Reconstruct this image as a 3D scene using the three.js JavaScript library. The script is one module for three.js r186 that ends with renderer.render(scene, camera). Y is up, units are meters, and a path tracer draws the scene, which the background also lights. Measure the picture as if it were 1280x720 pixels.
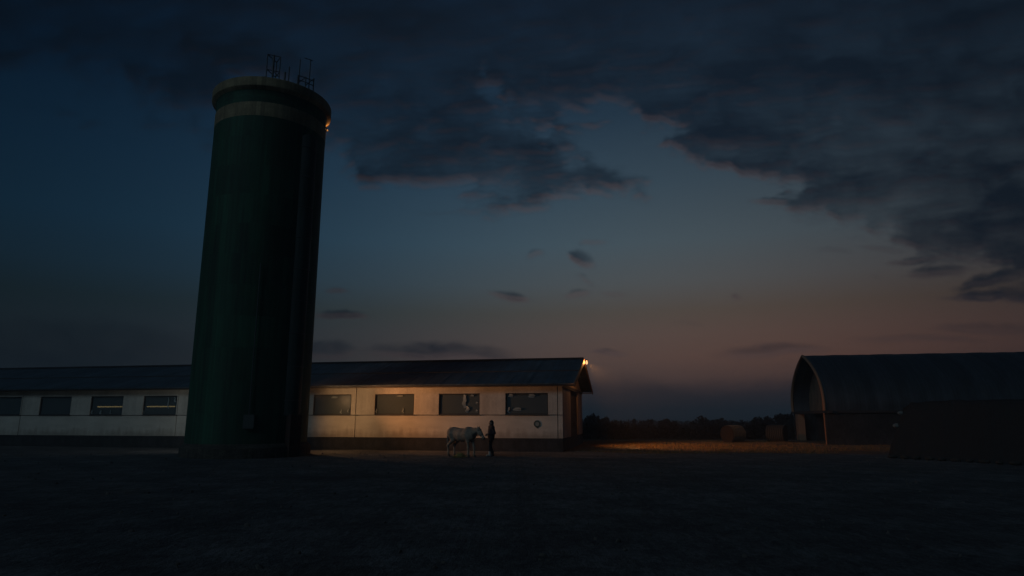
import * as THREE from 'three';
import { mergeGeometries, mergeVertices } from 'three/addons/utils/BufferGeometryUtils.js';
import { MarchingCubes } from 'three/addons/objects/MarchingCubes.js';
import { ImprovedNoise } from 'three/addons/math/ImprovedNoise.js';

// ------------------------------------------------------------------ camera, sky, light, exposure
const scene = new THREE.Scene();
const camera = new THREE.PerspectiveCamera(47.87, 16 / 9, 0.1, 6000);
const EYE = 1.8, PITCH = 11.296 * Math.PI / 180, FOC = 811;
camera.position.set(0, EYE, 0);
camera.rotation.set(PITCH, 0, 0);
scene.add(camera);

const renderer = new THREE.WebGLRenderer({ antialias: true });
renderer.setSize(1024, 576);
renderer.toneMapping = THREE.LinearToneMapping;
renderer.toneMappingExposure = 1;
renderer.shadowMap.enabled = true;

const perlin = new ImprovedNoise();
const N = (x, y, z = 0) => perlin.noise(x, y, z);
const fbm = (x, y, o = 4, z = 7.3) => { let s = 0, a = 0.5, f = 1; for (let i = 0; i < o; i++) { s += a * N(x * f, y * f, z + i * 11.7); f *= 2.03; a *= 0.5; } return s; };
const clamp = (x, a = 0, b = 1) => Math.min(b, Math.max(a, x));
const sstep = (a, b, x) => { const t = clamp((x - a) / (b - a)); return t * t * (3 - 2 * t); };
const lerp = (a, b, t) => a + (b - a) * t;
const s2l = (c) => { c /= 255; return c <= 0.04045 ? c / 12.92 : ((c + 0.055) / 1.055) ** 2.4; };
const L3 = (r, g, b) => [s2l(r), s2l(g), s2l(b)];
function rng(seed) { let a = seed >>> 0; return () => { a = (a + 0x6D2B79F5) >>> 0; let t = a; t = Math.imul(t ^ (t >>> 15), t | 1); t ^= t + Math.imul(t ^ (t >>> 7), t | 61); return ((t ^ (t >>> 14)) >>> 0) / 4294967296; }; }

// dusk sky: air glowing over the sunset azimuth, cloud decks placed by direction
const AIR = [[-90, 22, 26, 32], [0, 52, 46, 48], [2.5, 80, 63, 60], [5, 94, 73, 67], [7, 91, 75, 70], [9, 83, 75, 70], [11.5, 79, 82, 85], [15, 70, 83, 92], [20, 55, 71, 84], [26, 36, 53, 69], [35, 22, 36, 53], [60, 13, 24, 42], [91, 11, 20, 36]]
  .map(([e, r, g, b]) => [e, ...L3(r, g, b)]);
function air(el, az, out) {
  let i = 1; while (AIR[i][0] < el) i++;
  const a = AIR[i - 1], b = AIR[i], t = (el - a[0]) / (b[0] - a[0]);
  
  const low = 1 - sstep(8, 40, el);
  for (let c = 0; c < 3; c++) {
    let d = Math.abs(az - [16, 11, 7][c]); if (d > 180) d = 360 - d;
    const wide = [28, 30, 32][c] + (1 - low) * 12, floor = [0.06, 0.155, 0.225][c];
    out[c] = lerp(a[c + 1], b[c + 1], t) * (floor + (1 - floor) * Math.exp(-((d / wide) ** 2)));
  }
}
// cloud decks: outlines in view-plane units (the photograph's 1280 x 720 grid)
const DECKS = [
  { soft: 24, rough: 28, pts: [[560, -400], [520, -40], [540, 40], [600, 110], [650, 138], [720, 138], [800, 142], [850, 170], [866, 192], [915, 204], [950, 230], [1010, 240], [1005, 254], [1050, 272], [1110, 290], [1128, 312], [1160, 334], [1235, 334], [1300, 352], [1500, 330], [1700, -400]], k: 0.82 },
  { soft: 28, rough: 24, pts: [[180, -300], [230, 60], [330, 100], [400, 140], [405, 190], [480, 212], [560, 230], [600, 246], [650, 242], [720, 238], [790, 232], [800, 222], [740, 206], [700, 196], [640, 160], [610, 120], [640, 60], [640, -300]], k: 0.82 },
  { soft: 60, rough: 40, pts: [[-300, -300], [-300, 90], [60, 100], [190, 130], [300, 150], [300, 60], [240, -300]], k: 0.68 },
];
const PUFFS = [ // x, y, half width, half height, tilt, strength
  [724, 325, 17, 9, 0.55, .75], [742, 305, 20, 4, -0.05, .35], [670, 317, 13, 4, -0.3, .35], [640, 371, 25, 6, 0.18, .7], [425, 393, 38, 6, 0.06, .8], [419, 362, 16, 4, 0.1, .6], [724, 369, 16, 6, -0.25, .4],
  [766, 366, 16, 3.5, 0.1, .4], [733, 352, 9, 4, 0.6, .25], [728, 345, 6, 3, 0, .25], [762, 443, 26, 3.5, 0.12, .6], [920, 372, 5, 3.5, 0, .6], [548, 441, 88, 11, 0.02, .75], [605, 449, 60, 6, 0.04, .5], [412, 440, 34, 12, 0, .6], [300, 445, 60, 20, 0, .5], [90, 440, 170, 34, 0, .45],
  [757, 228, 52, 9, -0.1, .7], [690, 246, 40, 4, 0, .4], [1148, 325, 40, 6, -0.14, .8], [1172, 339, 42, 7, -0.12, .75], [1250, 348, 60, 11, -0.3, .85], [1300, 360, 60, 14, -0.2, .9], [1232, 373, 52, 7, 0.0, .9], [1310, 376, 60, 9, 0.0, .9], [978, 254, 42, 6, 0.1, .7],
  [1040, 312, 24, 4, 0.1, .2], [560, 268, 40, 3, 0, .12], [1105, 311, 26, 4, 0.05, .3], [1240, 412, 70, 6, 0, .35], [965, 440, 70, 9, -0.05, .45], [860, 408, 20, 2, 0, .15], [1150, 425, 80, 5, 0, .3],
];
for (const d of DECKS) { d.x0 = Math.min(...d.pts.map((p) => p[0])) - 110; d.x1 = Math.max(...d.pts.map((p) => p[0])) + 110; d.y0 = Math.min(...d.pts.map((p) => p[1])) - 110; d.y1 = Math.max(...d.pts.map((p) => p[1])) + 110; }
function inside(pts, x, y) { // signed distance, positive within
  let d = 1e9, s = false;
  for (let i = 0, j = pts.length - 1; i < pts.length; j = i++) {
    const [ax, ay] = pts[i], [bx, by] = pts[j], ex = bx - ax, ey = by - ay, wx = x - ax, wy = y - ay, t = clamp((wx * ex + wy * ey) / (ex * ex + ey * ey));
    d = Math.min(d, (wx - ex * t) ** 2 + (wy - ey * t) ** 2);
    if ((ay > y) !== (by > y) && x < (ex * (y - ay)) / ey + ax) s = !s;
  }
  return (s ? 1 : -1) * Math.sqrt(d);
}
function cloudAt(x, y) {
  const wob = fbm(x / 120, y / 62, 5, 3.1), fine = fbm(x / 34 + wob * 1.6, y / 18 + wob, 5, 9.4), wisp = fbm(x / 60 + wob * 2, y / 17 + x / 150, 5, 15.2);
  let k = 0;
  for (const d of DECKS) {
    if (x < d.x0 || x > d.x1 || y < d.y0 || y > d.y1) continue;
    const s = inside(d.pts, x, y) + wob * d.rough * 2.6 + fine * d.rough * 1.3 + 14;
    const deep = clamp(0.86 + 0.95 * fbm(x / 170, y / 62, 5, 21) + 0.3 * fine + 0.5 * wisp, 0.22, 1.15);
    k = Math.max(k, d.k * sstep(-d.soft * 0.22, d.soft, s) * deep);
  }
  const px = x + fine * 15, py = y + wob * 10 + fine * 6;
  for (const [cx, cy, w, h, t, m] of PUFFS) {
    const dx = px - cx, dy = py - cy; if (Math.abs(dx) > w * 2.2 + 20 || Math.abs(dy) > h * 3 + w * Math.abs(t) + 20) continue;
    const a = dx * Math.cos(t) + dy * Math.sin(t), b = -dx * Math.sin(t) + dy * Math.cos(t), q = (a / w) ** 2 + (b / (h * (b > 0 ? 0.8 : 1.25))) ** 2;
    k = Math.max(k, m * sstep(1.5, 0.15, q) * clamp(0.85 + fine * 0.9, 0.2, 1));
  }
  // haze bank that lies on the horizon
  k = Math.max(k, 0.6 * sstep(463, 496, y + wob * 26 + fine * 5) * sstep(640, 760, x));
  return clamp(k);
}
{
  const W = 4096, H = 2048, data = new Float32Array(W * H * 4), col = [0, 0, 0], c0 = Math.cos(PITCH), s0 = Math.sin(PITCH), dark = L3(18, 28, 40), lit = L3(92, 72, 66);
  for (let row = 0; row < H; row++) {
    const el = ((row + 0.5) / H - 0.5) * Math.PI, sy = Math.sin(el), ce = Math.cos(el), eld = el * 180 / Math.PI;
    for (let k = 0; k < W; k++) {
      const phi = ((k + 0.5) / W - 0.5) * 2 * Math.PI, dx = Math.cos(phi) * ce, dz = Math.sin(phi) * ce, az = Math.atan2(dx, -dz) * 180 / Math.PI, o = (row * W + k) * 4;
      air(eld, az, col);
      if (sy > -0.02 && Math.abs(az) < 62 && eld < 60) {
        const fwd = s0 * sy - c0 * dz, up = c0 * sy + s0 * dz;
        if (fwd > 0.2) {
          const x = 640 + FOC * dx / fwd, y = 360 - FOC * up / fwd, m = cloudAt(x, y), edge = sstep(62, 48, Math.abs(az)) * sstep(60, 48, eld), a = m * edge;
          // undersides catch the last of the glow where the deck thins downwards
          const below = m > 0.03 ? cloudAt(x + 1, y + 7) : m, rim = clamp((m - below) * 2.2) * sstep(0, 0.25, m) * sstep(30, 8, eld - 8) * Math.exp(-(((az - 8) / 26) ** 2)) * edge;
          const g = 0.35 + 0.65 * Math.exp(-(((az - 12) / 34) ** 2));
          for (let c = 0; c < 3; c++) col[c] = lerp(col[c], dark[c] * g, a) + lit[c] * 0.3 * rim;
        }
      }
      data[o] = col[0]; data[o + 1] = col[1]; data[o + 2] = col[2]; data[o + 3] = 1;
    }
  }
  const t = new THREE.DataTexture(data, W, H, THREE.RGBAFormat, THREE.FloatType);
  t.mapping = THREE.EquirectangularReflectionMapping; t.magFilter = THREE.LinearFilter; t.minFilter = THREE.LinearFilter; t.needsUpdate = true;
  scene.background = t; scene.environment = t;
}
const coolFill = new THREE.DirectionalLight(new THREE.Color(0.56, 0.82, 1.0), 0.2);  // added dim cool fill from the left; the sky holds no moon
coolFill.position.set(-70, 52, 46); coolFill.target.position.set(0, 0, -30); coolFill.shadow.radius = 34; coolFill.castShadow = true;
Object.assign(coolFill.shadow.camera, { left: -70, right: 70, top: 70, bottom: -70, far: 300 }); coolFill.shadow.mapSize.set(2048, 2048);
scene.add(coolFill, coolFill.target);

// ------------------------------------------------------------------ helpers
const used = {};
function numbered(n) { const k = used[n] = (used[n] ?? -1) + 1; return k ? `${n}_${String(k).padStart(3, '0')}` : n; }
function tag(o, label, category, group, kind) { if (label) o.userData.label = label; if (category) o.userData.category = category; if (group) o.userData.group = group; if (kind) o.userData.kind = kind; return o; }
function thing(name, label, category, [x, y, z] = [0, 0, 0], turn = 0, group) { const o = new THREE.Group(); o.name = numbered(name); o.position.set(x, y, z); o.rotation.y = turn; scene.add(o); return tag(o, label, category, group); }
function part(name, geo, mat, parent) { const m = new THREE.Mesh(Array.isArray(geo) ? merge(geo) : geo, mat); m.name = name; m.castShadow = m.receiveShadow = true; parent.add(m); return m; }
function merge(list) { return mergeGeometries(list.map((g) => { let q = g.index ? g.toNonIndexed() : g; for (const k of Object.keys(q.attributes)) if (!['position', 'normal', 'uv', 'color'].includes(k)) q.deleteAttribute(k); return q; })); }
function box(w, h, d, x = 0, y = 0, z = 0, rx = 0, ry = 0, rz = 0) { const g = new THREE.BoxGeometry(w, h, d); metre(g, w, h, d); g.applyMatrix4(new THREE.Matrix4().makeRotationFromEuler(new THREE.Euler(rx, ry, rz))); return g.translate(x, y, z); }
function metre(g, w, h, d) { const uv = g.attributes.uv, n = g.attributes.normal; for (let i = 0; i < uv.count; i++) { const u = Math.abs(n.getX(i)) > 0.5 ? d : w, v = Math.abs(n.getY(i)) > 0.5 ? d : h; uv.setXY(i, uv.getX(i) * u, uv.getY(i) * v); } }
function bar(a, b, r, seg = 6, r2 = r) { const A = new THREE.Vector3(...a), B = new THREE.Vector3(...b), l = A.distanceTo(B), g = new THREE.CylinderGeometry(r2, r, l, seg); g.applyQuaternion(new THREE.Quaternion().setFromUnitVectors(new THREE.Vector3(0, 1, 0), B.clone().sub(A).normalize())); return g.translate((A.x + B.x) / 2, (A.y + B.y) / 2, (A.z + B.z) / 2); }
function plate(outline, holes, depth) { // outline in x,y; extruded from z = -depth to 0
  const s = new THREE.Shape(outline.map((p) => new THREE.Vector2(...p)));
  for (const [x0, y0, x1, y1] of holes) s.holes.push(new THREE.Path([[x0, y0], [x0, y1], [x1, y1], [x1, y0]].map((p) => new THREE.Vector2(...p))));
  return new THREE.ExtrudeGeometry(s, { depth, bevelEnabled: false }).translate(0, 0, -depth);
}
function noiseTex(size, f, srgb = true) { // f(u, v) with u, v periodic in 0..1 -> [r, g, b] 0..1
  const d = new Uint8Array(size * size * 4);
  for (let y = 0; y < size; y++) for (let x = 0; x < size; x++) { const c = f(x / size, y / size), o = (y * size + x) * 4; for (let k = 0; k < 3; k++) d[o + k] = clamp(c[k] ?? c[0]) * 255; d[o + 3] = 255; }
  const t = new THREE.DataTexture(d, size, size, THREE.RGBAFormat); t.wrapS = t.wrapT = THREE.RepeatWrapping; t.magFilter = THREE.LinearFilter; t.minFilter = THREE.LinearMipmapLinearFilter; t.generateMipmaps = true;
  if (srgb) t.colorSpace = THREE.SRGBColorSpace; t.needsUpdate = true; return t;
}
const ring = (u, v, f, z = 0, o = 4) => { // tiling fbm
  let s = 0, a = 0.5; for (let i = 0; i < o; i++) { const A = u * 2 * Math.PI, B = v * 2 * Math.PI, R = f / 6.283; s += a * (N(Math.cos(A) * R + 40 + z, Math.sin(A) * R + 9, Math.cos(B) * R + 5.5 + z) * 0.7 + N(Math.sin(B) * R + 3 - z, Math.cos(A) * R + 17, Math.sin(A) * R + z) * 0.6); f *= 2.1; a *= 0.55; } return s; };
const rep = (t, x, y = x) => { const c = t.clone(); c.repeat.set(x, y); c.needsUpdate = true; return c; };
const std = (rgb, rough = 0.85, extra = {}) => new THREE.MeshStandardMaterial({ color: new THREE.Color().setRGB(...rgb), roughness: rough, ...extra });

const gritTex = noiseTex(512, (u, v) => { const a = ring(u, v, 6, 1, 3), b = ring(u, v, 26, 4, 3), c = ring(u, v, 90, 8, 2); const k = 0.78 + a * 0.5 + b * 0.45 + c * 0.4; return [k, k * 0.985, k * 0.96]; });
const gritBump = noiseTex(512, (u, v) => { const k = 0.5 + ring(u, v, 26, 4, 3) * 0.8 + ring(u, v, 90, 8, 2) * 0.6; return [k, k, k]; }, false);
const plasterTex = noiseTex(512, (u, v) => { const a = ring(u, v, 3, 2, 4), st = ring(u, v * 0.0 + 0.3, 22, 6, 3), c = ring(u, v, 60, 3, 2); const k = 0.88 + a * 0.22 + st * 0.12 + c * 0.1; return [k, k * 0.985, k * 0.955]; });
const streakTex = noiseTex(512, (u, v) => { const st = ring(u, 0.2, 30, 5, 4), a = ring(u, v, 5, 3, 4), c = ring(u, v, 40, 9, 2); const k = 0.78 + st * 0.3 + a * 0.4 + c * 0.16; return [k, k, k]; });

const siloTex = noiseTex(1024, (u, v) => { const st = ring(u, 0.2, 34, 5, 4), run = ring(u, v * 0.25, 60, 8, 3), a = ring(u, v, 6, 3, 5), c = ring(u, v, 60, 9, 2), k = 0.72 + st * 0.3 + a * 0.55 + run * 0.25 + c * 0.2, w = clamp(a * 1.2 - 0.25); return [k + w * 0.5, k + w * 0.12, k + w * 0.2]; });
const splashTex = noiseTex(512, (u, v) => { const a = ring(u, 0.4, 26, 2, 4), b = ring(u, v, 9, 5, 4), e = clamp((0.34 + a * 0.5 + b * 0.2 - v) * 3.2), k = 0.94 + ring(u, v, 3, 2, 3) * 0.16; return [k * lerp(1, 0.86, e), k * lerp(0.985, 0.83, e), k * lerp(0.955, 0.79, e)]; });
const M = {
  wall: std([0.64, 0.62, 0.58], 0.82, { map: rep(plasterTex, 0.16, 0.2) }),
  wallLow: std([0.64, 0.62, 0.58], 0.85, { map: (() => { const t = rep(splashTex, 0.16, 0.78); t.offset.set(0, -0.69 * 0.78); return t; })() }),
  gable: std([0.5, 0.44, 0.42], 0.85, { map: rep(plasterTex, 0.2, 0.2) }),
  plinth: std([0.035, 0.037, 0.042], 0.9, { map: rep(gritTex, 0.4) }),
  roof: std([0.1, 0.15, 0.19], 0.6, { map: rep(streakTex, 0.2, 0.15) }),
  dark: std([0.03, 0.03, 0.032], 0.9),
  wood: std([0.3, 0.2, 0.12], 0.8, { map: rep(streakTex, 0.5, 0.5) }),
  soffit: std([0.45, 0.36, 0.26], 0.85, { map: rep(plasterTex, 0.3) }),
  doorwood: std([0.055, 0.045, 0.04], 0.85, { map: rep(streakTex, 0.6, 0.3) }),
  steel: std([0.08, 0.085, 0.09], 0.55, { metalness: 0.6 }),
  film: new THREE.MeshPhysicalMaterial({ color: new THREE.Color().setRGB(0.27, 0.34, 0.37), roughness: 0.3, specularIntensity: 0.15, transmission: 0.74, thickness: 0, transparent: false }),
  flap: std([0.23, 0.28, 0.29], 0.6),
  silo: std([0.022, 0.118, 0.062], 0.75, { map: rep(siloTex, 2, 1) }),
  beton: std([0.46, 0.37, 0.22], 0.9, { map: rep(streakTex, 4, 0.6) }),
  foot: std([0.1, 0.09, 0.075], 0.9, { map: rep(gritTex, 6, 1) }),
  rust: std([0.07, 0.03, 0.022], 0.85, { map: rep(gritTex, 1) }),
  panel: std([0.1, 0.11, 0.1], 0.7),
  sheet: std([0.05, 0.066, 0.085], 0.65, { map: rep(streakTex, 0.5, 0.12) }),
  sheetPale: std([0.062, 0.08, 0.1], 0.6, { map: rep(streakTex, 0.5, 0.12) }),
  blackfilm: new THREE.MeshPhysicalMaterial({ color: new THREE.Color().setRGB(0.034, 0.032, 0.032), roughness: 0.85, specularIntensity: 0.3, bumpMap: rep(gritBump, 0.25), bumpScale: 0.03 }),
  trim: std([0.3, 0.17, 0.1], 0.8),
  bark: std([0.05, 0.04, 0.032], 0.95),
  straw: std([0.062, 0.036, 0.02], 0.95, { map: rep(streakTex, 1.5, 3), bumpMap: rep(gritBump, 2), bumpScale: 0.03 }),
};

// ------------------------------------------------------------------ ground
const groundH = (x, z) => {
  const r = Math.hypot(x, z);
  const drop = -5.2 * sstep(0, 1, (-z - 52) / 85) + (r > 500 ? -2 * sstep(500, 1500, r) : 0);
  const near = 1 - sstep(60, 140, r);
  const rut = (c) => { const d = x - (2 + c + 4.5 * Math.sin((z + 20) / 16)); return Math.exp(-((d / 0.2) ** 2)) * -0.055 + Math.exp(-(((Math.abs(d) - 0.34) / 0.13) ** 2)) * 0.022; };
  const ruts = r < 45 ? (rut(-0.9) + rut(0.9)) * (0.6 + 0.5 * fbm(x, z, 2, 3)) : 0;
  return drop + ruts + near * (fbm(x / 7, z / 7, 3, 2) * 0.055 + fbm(x / 1.1, z / 0.9, 2, 5) * 0.022) - near * 0.02 + (1 - near) * fbm(x / 60, z / 60, 3, 8) * 1.2;
};
{
  const nx = 340, nz = 360, pos = [], uv = [], col = [], idx = [];
  const fx = (t) => Math.sign(t) * (34 * Math.abs(t) + 1500 * Math.abs(t) ** 6), fz = (t) => 45 - 95 * t - 1900 * t ** 9;
  for (let j = 0; j <= nz; j++) for (let i = 0; i <= nx; i++) {
    const x = fx(i / nx * 2 - 1), z = fz(j / nz), y = groundH(x, z);
    pos.push(x, y, z); uv.push(x, z);
    // bare trodden earth in the yard, rough grass beyond it, damp hollows
    const g = sstep(-0.12, 0.14, fbm(x / 5, z / 5, 4, 12) + 0.4 * sstep(3.5, 7, x) * sstep(-33, -35.5, z) - 0.34 + 0.6 * sstep(-50, -56, z));
    let k = 0.9 + 0.75 * fbm(x / 3.2, z / 2.2, 4, 17) + 0.5 * fbm(x / 14, z / 9, 3, 31);
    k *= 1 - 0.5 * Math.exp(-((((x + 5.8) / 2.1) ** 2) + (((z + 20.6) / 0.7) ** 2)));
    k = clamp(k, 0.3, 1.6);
    const e = [0.15, 0.156, 0.168], gr = [0.16, 0.11, 0.055];
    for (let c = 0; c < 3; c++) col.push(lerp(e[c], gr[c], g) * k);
  }
  for (let j = 0; j < nz; j++) for (let i = 0; i < nx; i++) { const a = j * (nx + 1) + i, b = a + 1, c = a + nx + 1, d = c + 1; idx.push(a, b, c, b, d, c); }
  const g = new THREE.BufferGeometry();
  g.setAttribute('position', new THREE.Float32BufferAttribute(pos, 3)); g.setAttribute('uv', new THREE.Float32BufferAttribute(uv, 2)); g.setAttribute('color', new THREE.Float32BufferAttribute(col, 3)); g.setIndex(idx); g.computeVertexNormals();
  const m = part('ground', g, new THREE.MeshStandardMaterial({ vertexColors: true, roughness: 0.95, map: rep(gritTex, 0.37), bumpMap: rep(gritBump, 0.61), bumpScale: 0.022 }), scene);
  m.userData.kind = 'structure';
}
{ // loose clods and stones of the yard
  const r = rng(11), g = new THREE.IcosahedronGeometry(1, 0), n = 2600, im = new THREE.InstancedMesh(g, std([0.11, 0.098, 0.088], 0.95), n), m = new THREE.Matrix4(), q = new THREE.Quaternion(), e = new THREE.Euler();
  for (let i = 0; i < n; i++) {
    const z = -4 - 31 * Math.sqrt(r()), x = (r() * 2 - 1) * (-z * 0.8 + 2), s = 0.008 + 0.03 * r() ** 3;
    q.setFromEuler(e.set(r() * 6, r() * 6, r() * 6)); m.compose(new THREE.Vector3(x, groundH(x, z) + s * 0.2, z), q, new THREE.Vector3(s * (1 + r()), s * 0.7, s * (1 + r() * 0.6))); im.setMatrixAt(i, m);
  }
  im.name = 'loose_stones'; im.castShadow = im.receiveShadow = true; scene.add(tag(im, 'small clods and stones scattered over the bare yard', 'stones', null, 'stuff'));
}
{ // short dry grass right of the long stable, thin tufts along its foot
  const r = rng(23), v = new Float32Array([-0.008, 0, 0, 0.008, 0, 0, 0.002, 0.55, 0.06, -0.006, 0.5, 0.05, 0.004, 1, 0.2]), g = new THREE.BufferGeometry();
  g.setAttribute('position', new THREE.BufferAttribute(v, 3)); g.setIndex([0, 1, 2, 0, 2, 3, 3, 2, 4]); g.computeVertexNormals();
  const n = 26000, im = new THREE.InstancedMesh(g, new THREE.MeshPhysicalMaterial({ color: new THREE.Color().setRGB(0.2, 0.135, 0.06), roughness: 0.9, transmission: 0.25, thickness: 0, side: THREE.DoubleSide }), n), m = new THREE.Matrix4(), q = new THREE.Quaternion(), e = new THREE.Euler(), c = new THREE.Color();
  let k = 0;
  while (k < n) {
    const x = 3 + r() * 22, z = -33.6 - r() * 20;
    const edge = 34.4 - 0.0 * x + fbm(x / 2.5, 4, 3, 3) * 1.6 + 1.6 * sstep(6, 4, x);
    if (-z < edge || fbm(x / 1.6, z / 1.6, 3, 44) < -0.1 + 0.2 * (r() - 0.5)) continue;
    if (x > 21 && z < -44 || x > 17 && z > -37) continue;
    const s = 0.07 + 0.12 * r() * r();
    q.setFromEuler(e.set((r() - 0.5) * 0.5, r() * 6.28, (r() - 0.5) * 0.5)); m.compose(new THREE.Vector3(x, groundH(x, z) - 0.005, z), q, new THREE.Vector3(1.6, s, s * 1.4)); im.setMatrixAt(k, m); im.setColorAt(k, c.setRGB(0.7 + r() * 0.6, 0.7 + r() * 0.5, 0.6 + r() * 0.4)); k++;
  }
  im.name = 'grass'; im.castShadow = im.receiveShadow = true; scene.add(tag(im, 'short dry grass on the open ground right of the long white stable', 'grass', null, 'stuff'));
}

// ------------------------------------------------------------------ long stable
const TH = 11.6 * Math.PI / 180, CORNER = [2.764, 0, -36.078];
const toWorld = (a, h, b) => [CORNER[0] + a * Math.cos(TH) + b * Math.sin(TH), h, CORNER[2] + a * Math.sin(TH) - b * Math.cos(TH)];
const LEN = 52, WID = 11, EAVE = 3.66, RIDGE = 5.4;
const barn = thing('stable', 'long low white stable with a row of dark windows and a blue-grey gable roof', 'stable', CORNER, -TH);
{
  const wins = []; for (let k = 0; k < 12; k++) wins.push([-3.2 - 3.88 * k, 2.4]);
  const joints = [0, -0.27, -12.13, -23.99, -35.64, -47.5, -LEN], W0 = 0.69, W1 = 1.94, J = 0.02, wt = 0.16;
  for (let i = 0; i + 1 < joints.length; i++) {
    const x1 = joints[i] - (i ? J : 0), x0 = joints[i + 1] + J;
    part('wall_panel', plate([[x0, W0], [x1, W0], [x1, W1 - J], [x0, W1 - J]], [], wt), M.wallLow, barn);
    const holes = wins.filter(([s, w]) => s > x0 && s + w < x1).map(([s, w]) => [s, 1.97, s + w, 3.14]);
    part('wall_panel', plate([[x0, W1 + J], [x1, W1 + J], [x1, EAVE], [x0, EAVE]], holes, wt), M.wall, barn);
  }
  // frame behind the panels: sill rail, posts at the joints
  const posts = joints.slice(1, -1).map((x) => box(0.2, EAVE - W0, 0.12, x, (EAVE + W0) / 2, -wt - 0.06));
  part('wall_frame', [box(LEN - 0.4, 0.05, 0.1, -LEN / 2, W1 - 0.005, -wt - 0.055), ...posts], M.dark, barn);
  part('plinth', [box(LEN, W0 + 0.9, 0.2, -LEN / 2, (W0 - 0.9) / 2 - 0.004, -0.13), box(0.2, W0 + 0.9, WID - 0.2, -0.13, (W0 - 0.9) / 2 - 0.004, -WID / 2), box(LEN, W0 + 0.9, 0.2, -LEN / 2, (W0 - 0.9) / 2 - 0.004, -WID + 0.13), box(0.2, W0 + 0.9, WID - 0.2, -LEN + 0.13, (W0 - 0.9) / 2 - 0.004, -WID / 2)], M.plinth, barn);
  part('back_wall', box(LEN, EAVE - W0, 0.16, -LEN / 2, (EAVE + W0) / 2, -WID + 0.08), M.wall, barn);
  part('inner_floor', box(LEN - 0.5, 0.1, WID - 0.5, -LEN / 2, 0.12, -WID / 2), M.plinth, barn);
  // windows: frame and a dusty film pane with flaps torn loose
  const mk = rng(5);
  wins.forEach(([s, w], k) => {
    const f = 0.055, y0 = 1.97, y1 = 3.14, cx = s + w / 2, h = y1 - y0;
    const fr = part('window', [box(w, f, 0.1, cx, y0 + f / 2, -0.09), box(w, f, 0.1, cx, y1 - f / 2, -0.09), box(f, h - 2 * f, 0.1, s + f / 2, (y0 + y1) / 2, -0.09), box(f, h - 2 * f, 0.1, s + w - f / 2, (y0 + y1) / 2, -0.09)], M.dark, barn);
    part('pane', box(w - 2 * f, h - 2 * f, 0.006, cx, (y0 + y1) / 2, -0.1), M.film, fr);
    part('sill', box(w + 0.1, 0.03, 0.1, cx, y0 - 0.016, 0.045), M.steel, fr);
    const flap = (x, y, l, t, tw, bend) => { const g = new THREE.PlaneGeometry(t, l, 3, 8), p = g.attributes.position; for (let i = 0; i < p.count; i++) { const v = p.getY(i) / l, u = p.getX(i) * (1 - 0.75 * Math.abs(v + 0.1 * tw)) + 0.02 * Math.sin(v * 17 + x * 5); p.setXYZ(i, u * Math.cos(v * tw) + bend * v * v + 0.03 * Math.sin(v * 9), p.getY(i), 0.02 * Math.sin(v * 5 + k) + u * Math.sin(v * tw) * 0.5); } g.computeVertexNormals(); return g.translate(s + x, y, -0.045); };
    const list = [];
    if (k === 0) list.push(flap(0.3, 3.0, 0.18, 0.3, 1, 0.1), flap(0.16, 2.2, 0.34, 0.12, 1.4, 0.3), flap(0.65, 2.25, 0.18, 0.5, 0.6, 0.3), flap(1.5, 2.98, 0.2, 0.4, .7, -.2));
    if (k === 1) list.push(flap(1.5, 2.7, 0.75, 0.22, 0.9, 0.1), flap(1.7, 2.25, 0.4, 0.22, 1.6, -0.2), flap(1.95, 3.02, 0.12, 0.22, 0.5, 0.1), flap(2.22, 2.6, 0.16, 0.1, 1, 0), flap(2.22, 2.16, 0.16, 0.12, 1, 0));
    if (k === 2) list.push(flap(1.5, 3.03, 0.09, 0.4, 0.4, 0.3), flap(1.72, 2.2, 0.28, 0.07, 1, 0.1), flap(0.1, 2.18, 0.26, 0.07, 1, 0));
    if (k === 3) list.push(flap(1.35, 2.98, 0.14, 0.42, 0.4, -0.5), flap(1.76, 2.16, 0.26, 0.09, 1, 0.1), flap(2.2, 2.2, 0.2, 0.07, 1, 0.1));
    if (k === 6) list.push(flap(0.06, 2.14, 0.2, 0.1, 1, 0), flap(1.75, 2.7, 0.7, 0.1, 0.6, 0.1), flap(2.2, 2.9, 0.3, 0.12, 0.6, 0.1));
    if (k === 7) list.push(flap(0.12, 2.14, 0.3, 0.13, 1.2, 0.1), flap(0.78, 2.13, 0.3, 0.15, 1.4, 0.2), flap(1.5, 2.15, 0.3, 0.06, 1, 0.1));
    for (const g of list) part('torn_film', g, M.flap, fr);
  });
  // gable wall at the right end: pale piers, plank door under a beam, boarded triangle
  const zd0 = -3.9, zd1 = -8.2;
  const side = (z0, z1, y0, y1, t, x = 0) => box(t, y1 - y0, Math.abs(z1 - z0), x - t / 2, (y0 + y1) / 2, (z0 + z1) / 2);
  for (const g of [side(-0.17, zd0, W0, 3.42, 0.16, -0.003), side(zd1, -WID + 0.17, W0, 3.42, 0.16, -0.003)]) part('gable_wall', g, M.gable, barn);
  part('beam', side(-0.02, -WID + 0.02, 3.42, 3.6, 0.22, 0.05), M.dark, barn);
  const tri = new THREE.Shape([[0.2, 3.6], [WID - 0.2, 3.6], [WID / 2, RIDGE - 0.12]].map((p) => new THREE.Vector2(...p)));
  part('gable_board', new THREE.ExtrudeGeometry(tri, { depth: 0.1, bevelEnabled: false }).rotateY(Math.PI / 2).translate(-0.12, 0, 0), M.soffit, barn);
  const tri2 = tri.clone(); part('gable_board', new THREE.ExtrudeGeometry(tri2, { depth: 0.1, bevelEnabled: false }).rotateY(Math.PI / 2).translate(-LEN + 0.05, 0, 0), M.soffit, barn);
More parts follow.
